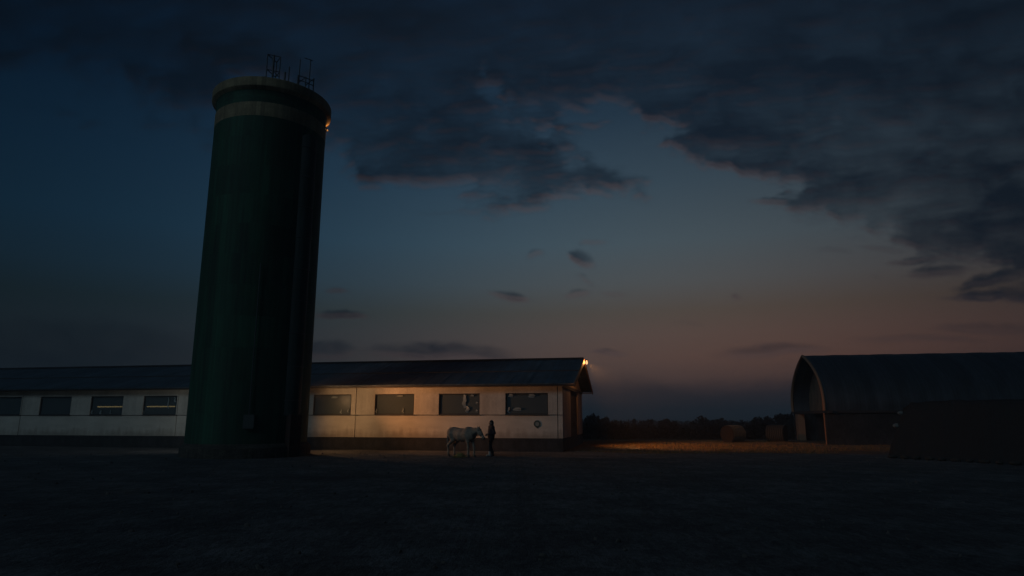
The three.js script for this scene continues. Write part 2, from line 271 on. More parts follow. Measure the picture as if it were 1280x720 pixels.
  part('gable_wall', box(0.16, 3.6 - W0, WID - 0.34, -LEN + 0.09, (3.6 + W0) / 2, -WID / 2), M.gable, barn);
  const door = part('door', box(0.06, 3.42, Math.abs(zd1 - zd0), -0.16, 1.71, (zd0 + zd1) / 2), M.doorwood, barn);
  for (let i = 0; i < 10; i++) { const z = zd0 - 0.215 - i * 0.43; part('plank', box(0.03, 3.3, 0.41, -0.112 + (i % 2) * 0.004, 1.7, z), M.doorwood, door); }
  part('handle', box(0.05, 0.3, 0.04, -0.08, 1.3, -6.2), M.steel, door);
  // roof: two overlapping runs of sheet on each slope, ridge cap, verge boards, eave soffit and gutter
  const OH = 0.7, eZ = 0.55, sl = Math.hypot(WID / 2 + eZ, 1), ang = Math.atan2(RIDGE - 3.58, WID / 2 + eZ);
  const L = LEN + OH + 0.4, cx = -LEN / 2 + (OH - 0.4) / 2;
  function sheetRun(front, d0, d1, lift) { // distances down the slope from the ridge
    const s = front ? 1 : -1, mid = (d0 + d1) / 2, g = box(L, 0.045, d1 - d0, 0, 0, 0);
    g.rotateX(s * ang).translate(cx, RIDGE - Math.sin(ang) * mid + lift, -WID / 2 + s * Math.cos(ang) * mid);
    return g;
  }
  const full = (WID / 2 + eZ) / Math.cos(ang);
  for (const fr of [true, false]) {
    part('roof_sheet', sheetRun(fr, 0.02, full * 0.52, 0.066), M.roof, barn);
    part('roof_sheet', sheetRun(fr, full * 0.5, full, 0.035), M.roof, barn);
    { const s = fr ? 1 : -1, d = full * 0.52 + 0.03; part('lap_shade_strip', box(L, 0.05, 0.09, 0, 0, 0).rotateX(s * ang).translate(cx, RIDGE - Math.sin(ang) * d + 0.067, -WID / 2 + s * Math.cos(ang) * d), M.dark, barn); }  // dark strip laid on the overlap edge, standing in for shade under the lap
    // standing seams
    const s = fr ? 1 : -1, seams = []; for (let x = cx - L / 2 + 0.5; x < cx + L / 2; x += 1.0) seams.push(box(0.03, 0.012, full * 0.48, 0, 0, 0).rotateX(s * ang).translate(x, RIDGE - Math.sin(ang) * full * 0.26 + 0.093, -WID / 2 + s * Math.cos(ang) * full * 0.26), box(0.03, 0.012, full * 0.47, 0, 0, 0).rotateX(s * ang).translate(x, RIDGE - Math.sin(ang) * full * 0.762 + 0.062, -WID / 2 + s * Math.cos(ang) * full * 0.762));
    part('roof_seam', seams, M.roof, barn);
    part('verge_board', box(0.05, 0.24, full, 0, 0, 0).rotateX(s * ang).translate(OH + 0.03, RIDGE - Math.sin(ang) * full / 2 - 0.05, -WID / 2 + s * Math.cos(ang) * full / 2), M.trim, barn);
    const zz = fr ? eZ : -WID - eZ;
    part('gutter', new THREE.CylinderGeometry(0.07, 0.07, L, 8, 1, true, 0, Math.PI).rotateZ(Math.PI / 2).rotateX(Math.PI).translate(cx, 3.57, zz + s * 0.04), M.steel, barn);
    part('soffit', box(L, 0.03, eZ - 0.02, cx, 3.5, fr ? eZ / 2 : -WID - eZ / 2), M.soffit, barn);
  }
  part('ridge_cap', [box(L, 0.03, 0.3, 0, 0, 0).rotateX(ang).translate(cx, RIDGE + 0.105, -WID / 2 + 0.14), box(L, 0.03, 0.3, 0, 0, 0).rotateX(-ang).translate(cx, RIDGE + 0.1, -WID / 2 - 0.14)], M.dark, barn);
  for (const x of [-4, -8, -12, -16, -20, -24, -28, -32, -36, -40, -44, -48]) for (const z of [-4, -7]) part('inner_post', box(0.16, 3.4, 0.16, x, 1.75, z), M.wood, barn);
}
{ // round sign on the front wall
  const t = thing('wall_sign', 'small round dark green emblem sign on the white wall below the last window', 'sign', toWorld(-1.41, 1.46, -0.004), -TH);
  part('plate', new THREE.CylinderGeometry(0.12, 0.12, 0.014, 28).rotateX(Math.PI / 2).translate(0, 0, 0.008), std([0.22, 0.26, 0.25], 0.6), t);
  const g = [new THREE.RingGeometry(0.115, 0.19, 32).translate(0, 0, 0.02), new THREE.CylinderGeometry(0.19, 0.19, 0.016, 32, 1, true).rotateX(Math.PI / 2).translate(0, 0, 0.012)];
  part('ring', g, std([0.02, 0.045, 0.035], 0.6), t);
  part('pointer', plate([[-0.13, -0.13], [0.13, -0.13], [0, -0.25]], [], 0.014).translate(0, 0, 0.016), std([0.025, 0.05, 0.045], 0.6), t);
}

// lamps ---------------------------------------------------------------
const glow = (rgb, k) => new THREE.MeshStandardMaterial({ color: 0x111111, emissive: new THREE.Color().setRGB(...rgb), emissiveIntensity: k });
const AMBER = new THREE.Color().setRGB(1, 0.4, 0.115), COOL = new THREE.Color().setRGB(1, 0.97, 0.86);
function spot(color, I, from, to, angle, penumbra, soft = 3) { const s = new THREE.SpotLight(color, I, 0, angle, penumbra, 2); s.position.set(...from); s.target.position.set(...to); s.castShadow = true; s.shadow.radius = soft; scene.add(s, s.target); return s; }
function flood(name, label, at, to, mat, size = 0.3) {
  const t = thing(name, label, 'lamp', at), d = new THREE.Vector3(...to).sub(new THREE.Vector3(...at)).normalize(), q = new THREE.Quaternion().setFromUnitVectors(new THREE.Vector3(0, 0, 1), d), put = (g) => g.applyQuaternion(q);
  const body = new THREE.CylinderGeometry(size * 0.55, size * 0.36, size * 0.5, 14).rotateX(Math.PI / 2).translate(0, 0, -size * 0.3);
  part('housing', put(body), M.steel, t);
  part('glass', put(new THREE.CylinderGeometry(size * 0.48, size * 0.5, 0.02, 18).rotateX(Math.PI / 2).translate(0, 0, -0.03)), mat, t);
  part('bracket', [put(box(0.04, size * 0.7, 0.04, 0, size * 0.3, -size * 0.5)), put(box(0.12, 0.03, 0.12, 0, size * 0.66, -size * 0.5))], M.steel, t);
  return d;
}
const ahead = (at, d, k) => [at[0] + d.x * k, at[1] + d.y * k, at[2] + d.z * k];
{ // ridge lamp: a globe on a bracket under the ridge, with a shade that throws the light outwards
  const at = toWorld(0.9, 5.2, 5.3), t = thing('gable_lamp', 'bright amber lamp glowing under the ridge end of the long white stable', 'lamp', at, -TH);
  part('globe', new THREE.SphereGeometry(0.09, 18, 14).scale(0.85, 1.25, 0.85), glow([1, 0.55, 0.24], 1.3), t);
  part('bracket', [box(0.3, 0.04, 0.04, -0.1, 0.17, 0), new THREE.CylinderGeometry(0.06, 0.07, 0.07, 12).translate(0, 0.15, 0)], M.steel, t);
  spot(new THREE.Color().setRGB(1, 0.36, 0.09), 185, toWorld(1.06, 5.1, 5.3), [10.4, 0, -42.2], 0.8, 0.7);
  const p = new THREE.PointLight(AMBER, 4.5); p.position.set(...at); p.castShadow = true; scene.add(p);
}
{ // amber flood behind the silo, thrown along the stable front
  const at = [-12.0, 2.9, -35.75], to = [-3.5, 1.1, -37.2];
  const d = flood('silo_lamp', 'pale amber floodlight on the back of the silo turned to the near stable wall', at, to, glow([1, 0.45, 0.12], 1.2), 0.28);
  spot(new THREE.Color().setRGB(1, 0.54, 0.24), 30, ahead(at, d, 0.03), to, 1.42, 1, 6);
}
{ // second, deeper amber flood, added unseen to brighten the far right stable front
  const at = [-11.35, 3.25, -35.35], to = [1.2, 2.5, -37.1];
  const d = flood('silo_lamp', 'added deep amber floodlight on the right back of the silo aimed along the stable front', at, to, glow([1, 0.4, 0.1], 1.2), 0.28);
  spot(new THREE.Color().setRGB(1, 0.4, 0.145), 98, ahead(at, d, 0.03), to, 0.66, 1, 6);
}
{ // paler flood to the left
  const at = [-14.6, 2.7, -35.4], to = [-25, 2.3, -41.4];
  const d = flood('silo_lamp', 'pale white floodlight low on the back of the silo turned toward the left windows', at, to, glow([1, 0.9, 0.75], 1.0), 0.26);
  spot(COOL, 15, ahead(at, d, 0.03), to, 1.2, 0.95, 6);
}
{ // lamp under the silo rim
  const t = thing('rim_lamp', 'small amber bulkhead lamp under the right edge of the silo rim', 'lamp', [-13 + 2.86 * Math.cos(0.52), 17.72, -32.75 - 2.86 * Math.sin(0.52)], 0.52);
  part('back_plate', box(0.06, 0.3, 0.2, 0, 0, 0), M.steel, t);
  part('bulb', new THREE.SphereGeometry(0.055, 14, 10).translate(0.1, 0, 0), glow([1, 0.42, 0.1], 0.25), t);
  const p = new THREE.PointLight(AMBER, 0.6); p.position.set(t.position.x + 0.1, t.position.y, t.position.z); p.castShadow = true; scene.add(p);
}
for (const [x, l, i] of [[-30.9, 2.0, 0], [-27.0, 2.1, 1]]) { // warm tubes inside the stable
  const w = toWorld(x, 2.52, 2.2), t = thing('tube_lamp', i ? 'warm tube lamp seen through the stable window nearest the left of the silo' : 'warm tube lamp seen through the second stable window left of the silo', 'lamp', w, -TH);
  part('tube', new THREE.CylinderGeometry(0.04, 0.04, l, 10).rotateZ(Math.PI / 2), glow([1, 0.47, 0.16], 2.6), t);
  part('batten', [box(l + 0.1, 0.05, 0.07, 0, 0.06, 0), bar([-l * 0.4, 0.08, 0], [-l * 0.4, 1.5, 0], 0.012), bar([l * 0.4, 0.08, 0], [l * 0.4, 1.5, 0], 0.012)], M.steel, t);
  const p = new THREE.PointLight(new THREE.Color().setRGB(1, 0.55, 0.25), 0.12); p.position.set(w[0], w[1] - 0.08, w[2]); p.castShadow = true; scene.add(p);
}

// ------------------------------------------------------------------ silo
{
  const R = 2.8, seg = 96, t = thing('silo', 'tall round dark green silo with a bare concrete band and flared rim', 'silo', [-13, 0, -32.75]);
  const tube = (r0, r1, y0, y1) => { const g = new THREE.CylinderGeometry(r1, r0, y1 - y0, seg, 1, true).translate(0, (y0 + y1) / 2, 0); return g; };
  const lathe = (pts) => new THREE.LatheGeometry(pts.map((p) => new THREE.Vector2(...p)), seg);
  part('footing', lathe([[R + 0.2, -0.6], [R + 0.2, 0.42], [R + 0.16, 0.48], [R + 0.01, 0.62]]), M.foot, t);
  // slip-formed shaft: shallow lift lines every 1.5 m
  const pr = []; for (let y = 0.5; y < 16.5; y += 1.5) pr.push([R, y], [R, Math.min(16.55, y + 1.47)], [R - 0.012, Math.min(16.55, y + 1.48)], [R - 0.012, Math.min(16.55, y + 1.49)]);
  part('shaft', lathe(pr), M.silo, t);
  part('band', lathe([[R - 0.01, 16.55], [R + 0.012, 16.56], [R + 0.012, 17.28], [R - 0.01, 17.3]]), M.beton, t);
  part('neck', lathe([[R - 0.012, 17.29], [R - 0.012, 17.86], [R + 0.05, 17.95]]), M.silo, t);
  part('rim', lathe([[R + 0.04, 17.94], [R + 0.22, 18.06], [R + 0.24, 18.1], [R + 0.24, 18.5], [R + 0.21, 18.55], [R - 0.1, 18.56]]), M.beton, t);
  part('top_slab', new THREE.CylinderGeometry(R - 0.08, R - 0.08, 0.2, seg).translate(0, 18.4, 0), M.beton, t);
  // unloading chute down the right front
  const cd = new THREE.Vector2(0.9, 0.44), cx = cd.x * (R - 0.22), cz = cd.y * (R - 0.22);
  const ch = part('chute', lathe([[0.52, 1.9], [0.52, 16.0], [0.0, 16.45]].map((p) => p)).clone().translate(cx, 0, cz), std([0.022, 0.05, 0.045], 0.7, { map: rep(streakTex, 1, 5) }), t);
  for (let i = 0; i < 9; i++) part('hoop', new THREE.TorusGeometry(0.535, 0.022, 6, 28).rotateX(Math.PI / 2).translate(cx, 2.6 + i * 1.6, cz), M.steel, ch);
  part('chute_foot', [box(1.0, 1.95, 0.7, 0, 0.97, 0, 0, -0.45, 0)].map((g) => g.translate(cx * 1.0, 0, cz * 1.0)), M.rust, t);
  const bd = Math.atan2(0.93, 0.36), bx = Math.cos(bd) * (R + 0.09), bz = Math.sin(bd) * (R + 0.09);
  const cb = part('control_box', box(0.46, 0.62, 0.16, 0, 0, 0, 0, Math.PI / 2 - bd, 0).translate(bx, 1.62, bz), M.panel, t);
  part('conduit', bar([bx, 1.9, bz], [bx, 9, bz], 0.025), M.steel, cb);
  // ladder cage and rails on the rim
  const P = (px, h, rad, k) => { const a = Math.atan2(k, px); return [rad * Math.cos(a), h, rad * Math.sin(a)]; };
  const top = 18.55, cage = [[0.64, top, 2.86], [0.92, top, 2.74], [1.2, top, 2.6], [0.82, top, 2.1]];
  const cg = [];
  cage.forEach(([x, y, z], i) => cg.push(bar([x, y - 0.1, z], [x, y + (i === 3 ? 1.35 : 1.3), z], i === 1 ? 0.05 : 0.025)));
  for (const h of [1.28, 0.45]) cg.push(bar([0.64, top + h, 2.86], [0.92, top + h, 2.74], 0.022), bar([0.92, top + h, 2.74], [1.2, top + h, 2.6], 0.022), bar([1.2, top + h, 2.6], [0.82, top + h, 2.1], 0.022), bar([0.82, top + h, 2.1], [0.64, top + h, 2.86], 0.022));
  cg.push(bar([0.92, top + 0.45, 2.74], [1.2, top + 0.15, 2.6], 0.02));
  part('ladder_cage', cg, M.steel, t);
  part('hatch', box(0.34, 0.18, 0.34, 0.42, top + 0.09, 2.5), M.steel, t);
  part('antenna', bar([1.45, top - 0.1, 2.5], [1.45, top + 0.5, 2.5], 0.045), M.steel, t);
  part('antenna', bar([1.62, top - 0.1, 2.42], [1.62, top + 0.85, 2.42], 0.03), M.steel, t);
  const rl = [[1.98, 2.1], [2.3, 1.85], [2.6, 1.5]];
  const rg = rl.map(([x, z], i) => bar([x, top - 0.1, z], [x, top + [0.55, 0.6, 0.72][i], z], 0.03));
  for (const h of [0.55, 0.3]) rg.push(bar([1.98, top + h, 2.1], [2.3, top + h, 1.85], 0.022), bar([2.3, top + h, 1.85], [2.6, top + h, 1.5], 0.022));
  rg.push(bar([1.98, top + 0.1, 2.1], [2.3, top + 0.58, 1.85], 0.02), bar([2.3, top + 0.1, 1.85], [2.6, top + 0.7, 1.5], 0.02));
  part('guard_rail', rg, M.steel, t);
  part('mast', [bar([2.0, top, 2.0], [2.0, top + 1.5, 2.0], 0.025), bar([2.4, top, 1.6], [2.4, top + 1.75, 1.6], 0.025), bar([2.12, top + 1.75, 1.75], [2.5, top + 1.72, 1.5], 0.022)], M.steel, t);
}

// ------------------------------------------------------------------ arched barn
{
  const Q = [21.32, 0, -45.0], W = 10, SP = 2.17, AP = 6.45, LB = 32;
  const t = thing('arched_barn', 'large barn with a pointed arched metal roof, open at its left end', 'barn', Q, -TH);
  // half profile from springing to apex, bulging outwards
  const prof = (u) => { const a = u * Math.PI / 2, x = -(W / 2) * Math.cos(a) ** 0.92 - 0.42 * Math.sin(2 * a), y = SP + (AP - SP) * (0.7 * u + 0.3 * Math.sin(a)); return [x, y]; };
  const out = []; for (let i = 0; i <= 12; i++) out.push(prof(i / 12)); for (let i = 11; i >= 0; i--) { const [x, y] = prof(i / 12); out.push([-x, y]); }
  // shell of overlapping curved sheets
  const PW = 1.6;
  for (let k = 0; k < LB / PW; k++) {
    const a0 = k * PW, a1 = a0 + PW + 0.02, o = 0.0 + (k % 2) * 0.012, pos = [], uv = [], idx = [], nSub = 6;
    for (let j = 0; j <= nSub; j++) { const w = Math.sin(j / nSub * Math.PI) * 0.018; for (let i = 0; i < out.length; i++) { const [x, y] = out[i], l = Math.hypot(x, y - SP + 1) || 1, e = o + w; pos.push(lerp(a0, a1, j / nSub), y + e * (y - SP + 1) / l, -W / 2 - (x + e * x / l)); uv.push(lerp(a0, a1, j / nSub), i * 0.5); } }
    for (let j = 0; j < nSub; j++) for (let i = 0; i < out.length - 1; i++) { const p = j * out.length + i; idx.push(p, p + 1, p + out.length, p + 1, p + out.length + 1, p + out.length); }
    const g = new THREE.BufferGeometry(); g.setAttribute('position', new THREE.Float32BufferAttribute(pos, 3)); g.setAttribute('uv', new THREE.Float32BufferAttribute(uv, 2)); g.setIndex(idx); g.computeVertexNormals();
    part('roof_sheet', g, k % 2 ? M.sheet : M.sheetPale, t);
  }
  const curve = (off, x) => new THREE.CatmullRomCurve3(out.map(([px, y]) => { const l = Math.hypot(px, y - SP + 1) || 1; return new THREE.Vector3(x, y + off * (y - SP + 1) / l, -W / 2 - (px + off * px / l)); }), false, 'catmullrom', 0.1);
  part('arch_trim', new THREE.TubeGeometry(curve(-0.02, -0.02), 60, 0.11, 6), M.trim, t);
  const ribs = []; for (let k = 1; k < 9; k++) ribs.push(new THREE.TubeGeometry(curve(-0.12, k * 3.5), 30, 0.06, 5));
  part('roof_rib', ribs, M.wood, t);
  // side walls, end boards set back under the arch, beam and posts of the open end
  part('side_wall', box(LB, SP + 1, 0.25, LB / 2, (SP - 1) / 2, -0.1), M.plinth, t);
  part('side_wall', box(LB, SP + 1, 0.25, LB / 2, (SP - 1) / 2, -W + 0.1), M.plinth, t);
  part('wall_plate', [box(LB + 0.15, 0.16, 0.34, LB / 2 - 0.075, SP + 0.02, -0.02), box(LB + 0.15, 0.16, 0.34, LB / 2 - 0.075, SP + 0.02, -W + 0.02)], M.dark, t);
  const sh = new THREE.Shape(out.map(([x, y]) => new THREE.Vector2(-x * 0.985, SP + (y - SP) * 0.985)));
  part('end_boards', new THREE.ExtrudeGeometry(sh, { depth: 0.08, bevelEnabled: false }).rotateY(Math.PI / 2).translate(1.3, 0, -W / 2), std([0.3, 0.24, 0.17], 0.9, { map: rep(streakTex, 0.5, 0.3) }), t);
  part('tie_beam', box(0.24, 0.2, W + 0.6, 0.3, SP + 0.03, -W / 2), M.dark, t);
  part('gate_post', [box(0.5, SP - 0.1, 0.9, 0.28, SP / 2 - 0.05, -W + 0.95)], M.trim, t);
  part('brace', [box(0.12, 0.16, 1.6, 0.2, SP - 0.6, -0.55, 0.9, 0, 0)], M.trim, t);
  part('gate_post', [box(0.5, SP - 0.1, 0.4, 0.28, SP / 2 - 0.05, -0.42)], M.trim, t);
  part('inner_wall', box(0.1, SP + 0.6, W - 0.5, 9, SP / 2 - 0.3, -W / 2), M.dark, t);
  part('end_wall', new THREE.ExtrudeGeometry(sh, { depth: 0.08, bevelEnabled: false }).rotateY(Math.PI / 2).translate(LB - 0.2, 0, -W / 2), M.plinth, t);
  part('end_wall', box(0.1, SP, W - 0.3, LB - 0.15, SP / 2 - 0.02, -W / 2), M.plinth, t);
}

// ------------------------------------------------------------------ sheeted heap at the right
{
  const A = [17.35, -31.2], B = [24.5, -17.5], ax = new THREE.Vector2(B[0] - A[0], B[1] - A[1]), LH = ax.length(); ax.normalize();
  const nrm = [-ax.y, ax.x]; // to the right / away
  const right = nrm[0] > 0 ? nrm : [-nrm[0], -nrm[1]], t = thing('sheeted_heap', 'long dark flat-topped heap under black sheeting in front of the arched barn', 'heap', [0, 0, 0]);
  const nu = 70, nv = 44, WH = 6, pos = [], uv = [], idx = [];
  const hgt = (u, v) => { const e = Math.min(u / 0.9, v / 1.15, (LH - u) / 0.9, (WH - v) / 1.0); return 2.55 * sstep(0, 1, clamp(e) ** 0.75) + (e > 0 ? fbm(u / 1.7, v / 1.3, 3, 6) * 0.2 + fbm(u / 0.5, v / 0.4, 2, 9) * 0.05 : -0.06); };
  for (let j = 0; j <= nv; j++) for (let i = 0; i <= nu; i++) { const u = i / nu * LH, v = WH * (j / nv) ** 1.5, w = fbm(u / 1.2, 3, 3, 4) * 0.3 * (1 - j / nv); const x = A[0] + ax.x * u + right[0] * (v + w), z = A[1] + ax.y * u + right[1] * (v + w); pos.push(x, hgt(u, v) + groundH(x, z), z); uv.push(u, v); }
  for (let j = 0; j < nv; j++) for (let i = 0; i < nu; i++) { const a = j * (nu + 1) + i; idx.push(a, a + 1, a + nu + 1, a + 1, a + nu + 2, a + nu + 1); }
  const g = new THREE.BufferGeometry(); g.setAttribute('position', new THREE.Float32BufferAttribute(pos, 3)); g.setAttribute('uv', new THREE.Float32BufferAttribute(uv, 2)); g.setIndex(idx); g.computeVertexNormals();
  t.position.set(A[0], 0, A[1]); g.translate(-A[0], 0, -A[1]);
  part('black_sheet', g, M.blackfilm, t);
  const toe = []; for (let i = 0; i < 26; i++) { const u = 0.5 + i * 0.55, x = ax.x * u - right[0] * 0.18, z = ax.y * u - right[1] * 0.18; toe.push(new THREE.SphereGeometry(0.14, 7, 5).scale(1.5, 0.6, 1).rotateY(i * 1.7).translate(x, 0.05, z)); }
  part('edge_soil', toe, std([0.05, 0.042, 0.036], 1), t);
  const bag = (u, v, label, s) => { const x = A[0] + ax.x * u + right[0] * v, z = A[1] + ax.y * u + right[1] * v, b = thing('sandbag', label, 'bag', [x, groundH(x, z) + hgt(u, v) + 0.05, z], 0.6);
    const q = new THREE.SphereGeometry(s, 12, 8), p = q.attributes.position; for (let i = 0; i < p.count; i++) { const k = 1 + 0.25 * N(p.getX(i) * 9, p.getY(i) * 9, p.getZ(i) * 9 + u); p.setXYZ(i, p.getX(i) * 1.5 * k, p.getY(i) * 0.7 * k, p.getZ(i) * k); } q.computeVertexNormals();
    part('sack', q, std([0.22, 0.22, 0.2], 0.8), b); part('tied_end', new THREE.ConeGeometry(s * 0.35, s * 0.7, 8).rotateZ(-1.4).translate(-s * 1.6, 0.01, 0), std([0.2, 0.2, 0.19], 0.85), b); };
  bag(0.56, 0.75, 'upper of two small pale bags on the left end of the sheeted heap', 0.13);
  bag(0.4, 0.6, 'lower of two small pale bags on the left end of the sheeted heap', 0.16);
}
function roundBale(x, z, turn, label) {
  const t = thing('round_bale', label, 'straw bale', [x, groundH(x, z) - 0.03, z], turn, 'round straw bales before the trees');
  const g = new THREE.CylinderGeometry(0.66, 0.66, 1.3, 30, 8), p = g.attributes.position; for (let i = 0; i < p.count; i++) { const k = 1 + 0.035 * N(p.getX(i) * 5, p.getY(i) * 4, p.getZ(i) * 5 + x); p.setXYZ(i, p.getX(i) * k, p.getY(i), p.getZ(i) * k * 0.97); } g.computeVertexNormals();
  part('straw_roll', g.rotateZ(Math.PI / 2).translate(0, 0.63, 0), M.straw, t);
  const tw = []; for (let i = -4; i <= 4; i++) tw.push(new THREE.TorusGeometry(0.662, 0.008, 4, 30).rotateY(Math.PI / 2).translate(i * 0.14, 0.63, 0)); part('net_wrap', tw, std([0.3, 0.28, 0.22], 0.8), t);
}
roundBale(16.5, -49.6, 0.5, 'round straw bale standing alone between the stable and the arched barn');
roundBale(20.4, -51.2, -0.7, 'round straw bale close beside the open end of the arched barn');

// ------------------------------------------------------------------ trees
const leafMats = [[0.07, 0.11, 0.1], [0.062, 0.1, 0.095], [0.075, 0.11, 0.092]].map((c) => new THREE.MeshPhysicalMaterial({ color: new THREE.Color().setRGB(...c), roughness: 0.95, side: THREE.DoubleSide, transmission: 0.3, thickness: 0 }));
function leaves(lobes, n, size, r) {
  const pos = [], nor = [], v = new THREE.Vector3(), q = new THREE.Quaternion(), e = new THREE.Euler();
  for (let i = 0; i < n; i++) {
    const [cx, cy, cz, rx, ry, rz] = lobes[Math.floor(r() * lobes.length)]; let d; do { d = [r() * 2 - 1, r() * 2 - 1, r() * 2 - 1]; } while (Math.hypot(...d) > 1);
    const k = Math.hypot(...d), f = k > 0 ? (0.55 + 0.5 * k) : 1, c = [cx + d[0] * rx * f, cy + d[1] * ry * f, cz + d[2] * rz * f], s = size * (0.6 + r() * 0.8);
    q.setFromEuler(e.set(r() * 6.28, r() * 6.28, r() * 6.28));
    const a = [[-s, 0, 0], [s * 0.2, s * 0.55, 0.1 * s], [s, 0, 0], [-s * 0.1, -s * 0.5, 0.1 * s]].map((p) => v.set(...p).applyQuaternion(q).toArray().map((x, m) => x + c[m]));
    const nn = v.set(0, 0, 1).applyQuaternion(q).toArray();
    for (const m of [0, 1, 2, 0, 2, 3]) { pos.push(...a[m]); nor.push(...nn); }
  }
  const g = new THREE.BufferGeometry(); g.setAttribute('position', new THREE.Float32BufferAttribute(pos, 3)); g.setAttribute('normal', new THREE.Float32BufferAttribute(nor, 3)); return g;
}
function tree(px, topY, z, wide, label, spire = false) {
  const r = rng(Math.round(px * 7 + z * 3)), x = (px - 640) / 827 * -z, gy = groundH(x, z), h = EYE + (522 - topY) / 827 * -z - gy, t = thing('tree', label, 'tree', [x, gy - 0.1, z], r() * 6, 'trees in the dark belt behind the yard');
  const tr = [bar([0, 0, 0], [0.1, h * 0.55, 0], 0.17, 7, 0.09)]; const lobes = [];
  const n = spire ? 7 : 11;
  for (let i = 0; i < n; i++) { const u = i / (n - 1), a = r() * 6.28, y = h * lerp(spire ? 0.22 : 0.34, spire ? 0.95 : 0.88, u), prof = spire ? (1 - u * 0.75) : Math.sin(Math.PI * (0.2 + 0.72 * u)), d = wide * 0.42 * prof * Math.sqrt(r()); const c = [Math.cos(a) * d, y, Math.sin(a) * d], q = wide * (spire ? 0.4 : 0.27) * (0.6 + 0.5 * prof) * (0.75 + r() * 0.5);
    lobes.push([...c, q, Math.min(q * (spire ? 1.6 : 0.8), h - y + 0.05), q]); if (i % 2) tr.push(bar([0.05, y * 0.55, 0], c, 0.06, 5, 0.02)); }
  part('trunk', tr, M.bark, t); part('crown', leaves(lobes, spire ? 700 : 1500, 0.16 + wide * 0.012, r), leafMats[Math.floor(r() * 3)], t);
}
[
  [741, 517, -92, 3.9, 'tree with a tall rounded top just right of the stable gable'], [756, 519.5, -98, 3, 'second tree right of the stable gable, slightly lower than the first'], [768, 524, -106, 4.4, 'low broad tree a little right of the two beside the stable gable'],
  [783, 525, -110, 3.4, 'small rounded tree left of a thin pointed tree'], [792, 523.5, -112, 1.3, 'thin pointed tree, left one of a spaced pair', true], [803, 524.5, -116, 4, 'rounded tree standing between two thin pointed trees'], [814, 523.5, -112, 1.3, 'thin pointed tree, right one of a spaced pair', true],
  [831, 522.5, -104, 4.2, 'broad domed tree right of the thin pointed trees'], [844, 525, -110, 3.6, 'low tree on the right shoulder of a domed tree'], [856, 529, -118, 4, 'lowest tree of the belt in the dip of the skyline'], [866, 524.5, -112, 3.2, 'small tree on the left shoulder of the highest middle tree'],
  [878, 520, -102, 4.6, 'highest tree in the middle of the dark belt'], [891, 523, -108, 3.8, 'tree on the right shoulder of the highest middle tree'], [901, 521.5, -108, 3.6, 'rounded tree above the lone straw bale'], [914, 525, -112, 4.4, 'low level tree right above the lone straw bale'], [927, 525.5, -116, 4.2, 'flat topped low tree left of a narrow upright tree'],
  [940, 525, -112, 3.2, 'low tree touching the narrow upright tree'], [947, 519.5, -98, 2.8, 'narrow upright tree left of the arched barn'], [960, 519.5, -100, 3.4, 'rounded tree between the narrow upright tree and the arched barn'], [975, 517, -92, 4.4, 'large dark tree beside the open end of the arched barn'], [990, 517, -98, 4, 'tree partly hidden by the open end of the arched barn'], [1003, 519, -104, 4, 'tree seen past the near edge of the arched barn end'],
].forEach((a) => tree(...a));
{ // undergrowth in front of the trees
  const r = rng(77), lobes = []; for (let i = 0; i < 150; i++) { const z = -62 - r() * 34, x = 4 + r() * 34 * (-z / 70), h = 0.7 + r() * 1.0 + sstep(-60, -90, z) * 0.9; lobes.push([x, groundH(x, z) + h * 0.45, z, 1.3 + r() * 1.2, h * 0.6, 1.0]); }
  scene.add(tag(Object.assign(new THREE.Mesh(leaves(lobes, 26000, 0.2, r), leafMats[1]), { name: 'undergrowth' }), 'dark tangled undergrowth along the foot of the tree belt', 'undergrowth', null, 'stuff'));
}

{ // far wood closing the skyline
  const r = rng(78), lobes = []; for (let i = 0; i < 220; i++) { const z = -230 - r() * 40, x = (i / 220 * 1.15 - 0.12) * 0.9 * -z * 0.62 + r() * 4, top = EYE + (0.5 * fbm(x / 14, 3, 3, 5) - 0.4) / 827 * -z * 6 - 0.3; lobes.push([x, top - 2.6, z, 3.4 + r() * 2, 2.6, 2.5]); }
  scene.add(tag(Object.assign(new THREE.Mesh(leaves(lobes, 22000, 0.5, r), leafMats[1]), { name: 'far_wood' }), 'low far wood closing the skyline behind the tree belt', 'wood', null, 'stuff'));
}

scene.fog = new THREE.FogExp2(new THREE.Color().setRGB(0.8, 0.9, 1.0), 0.0016);

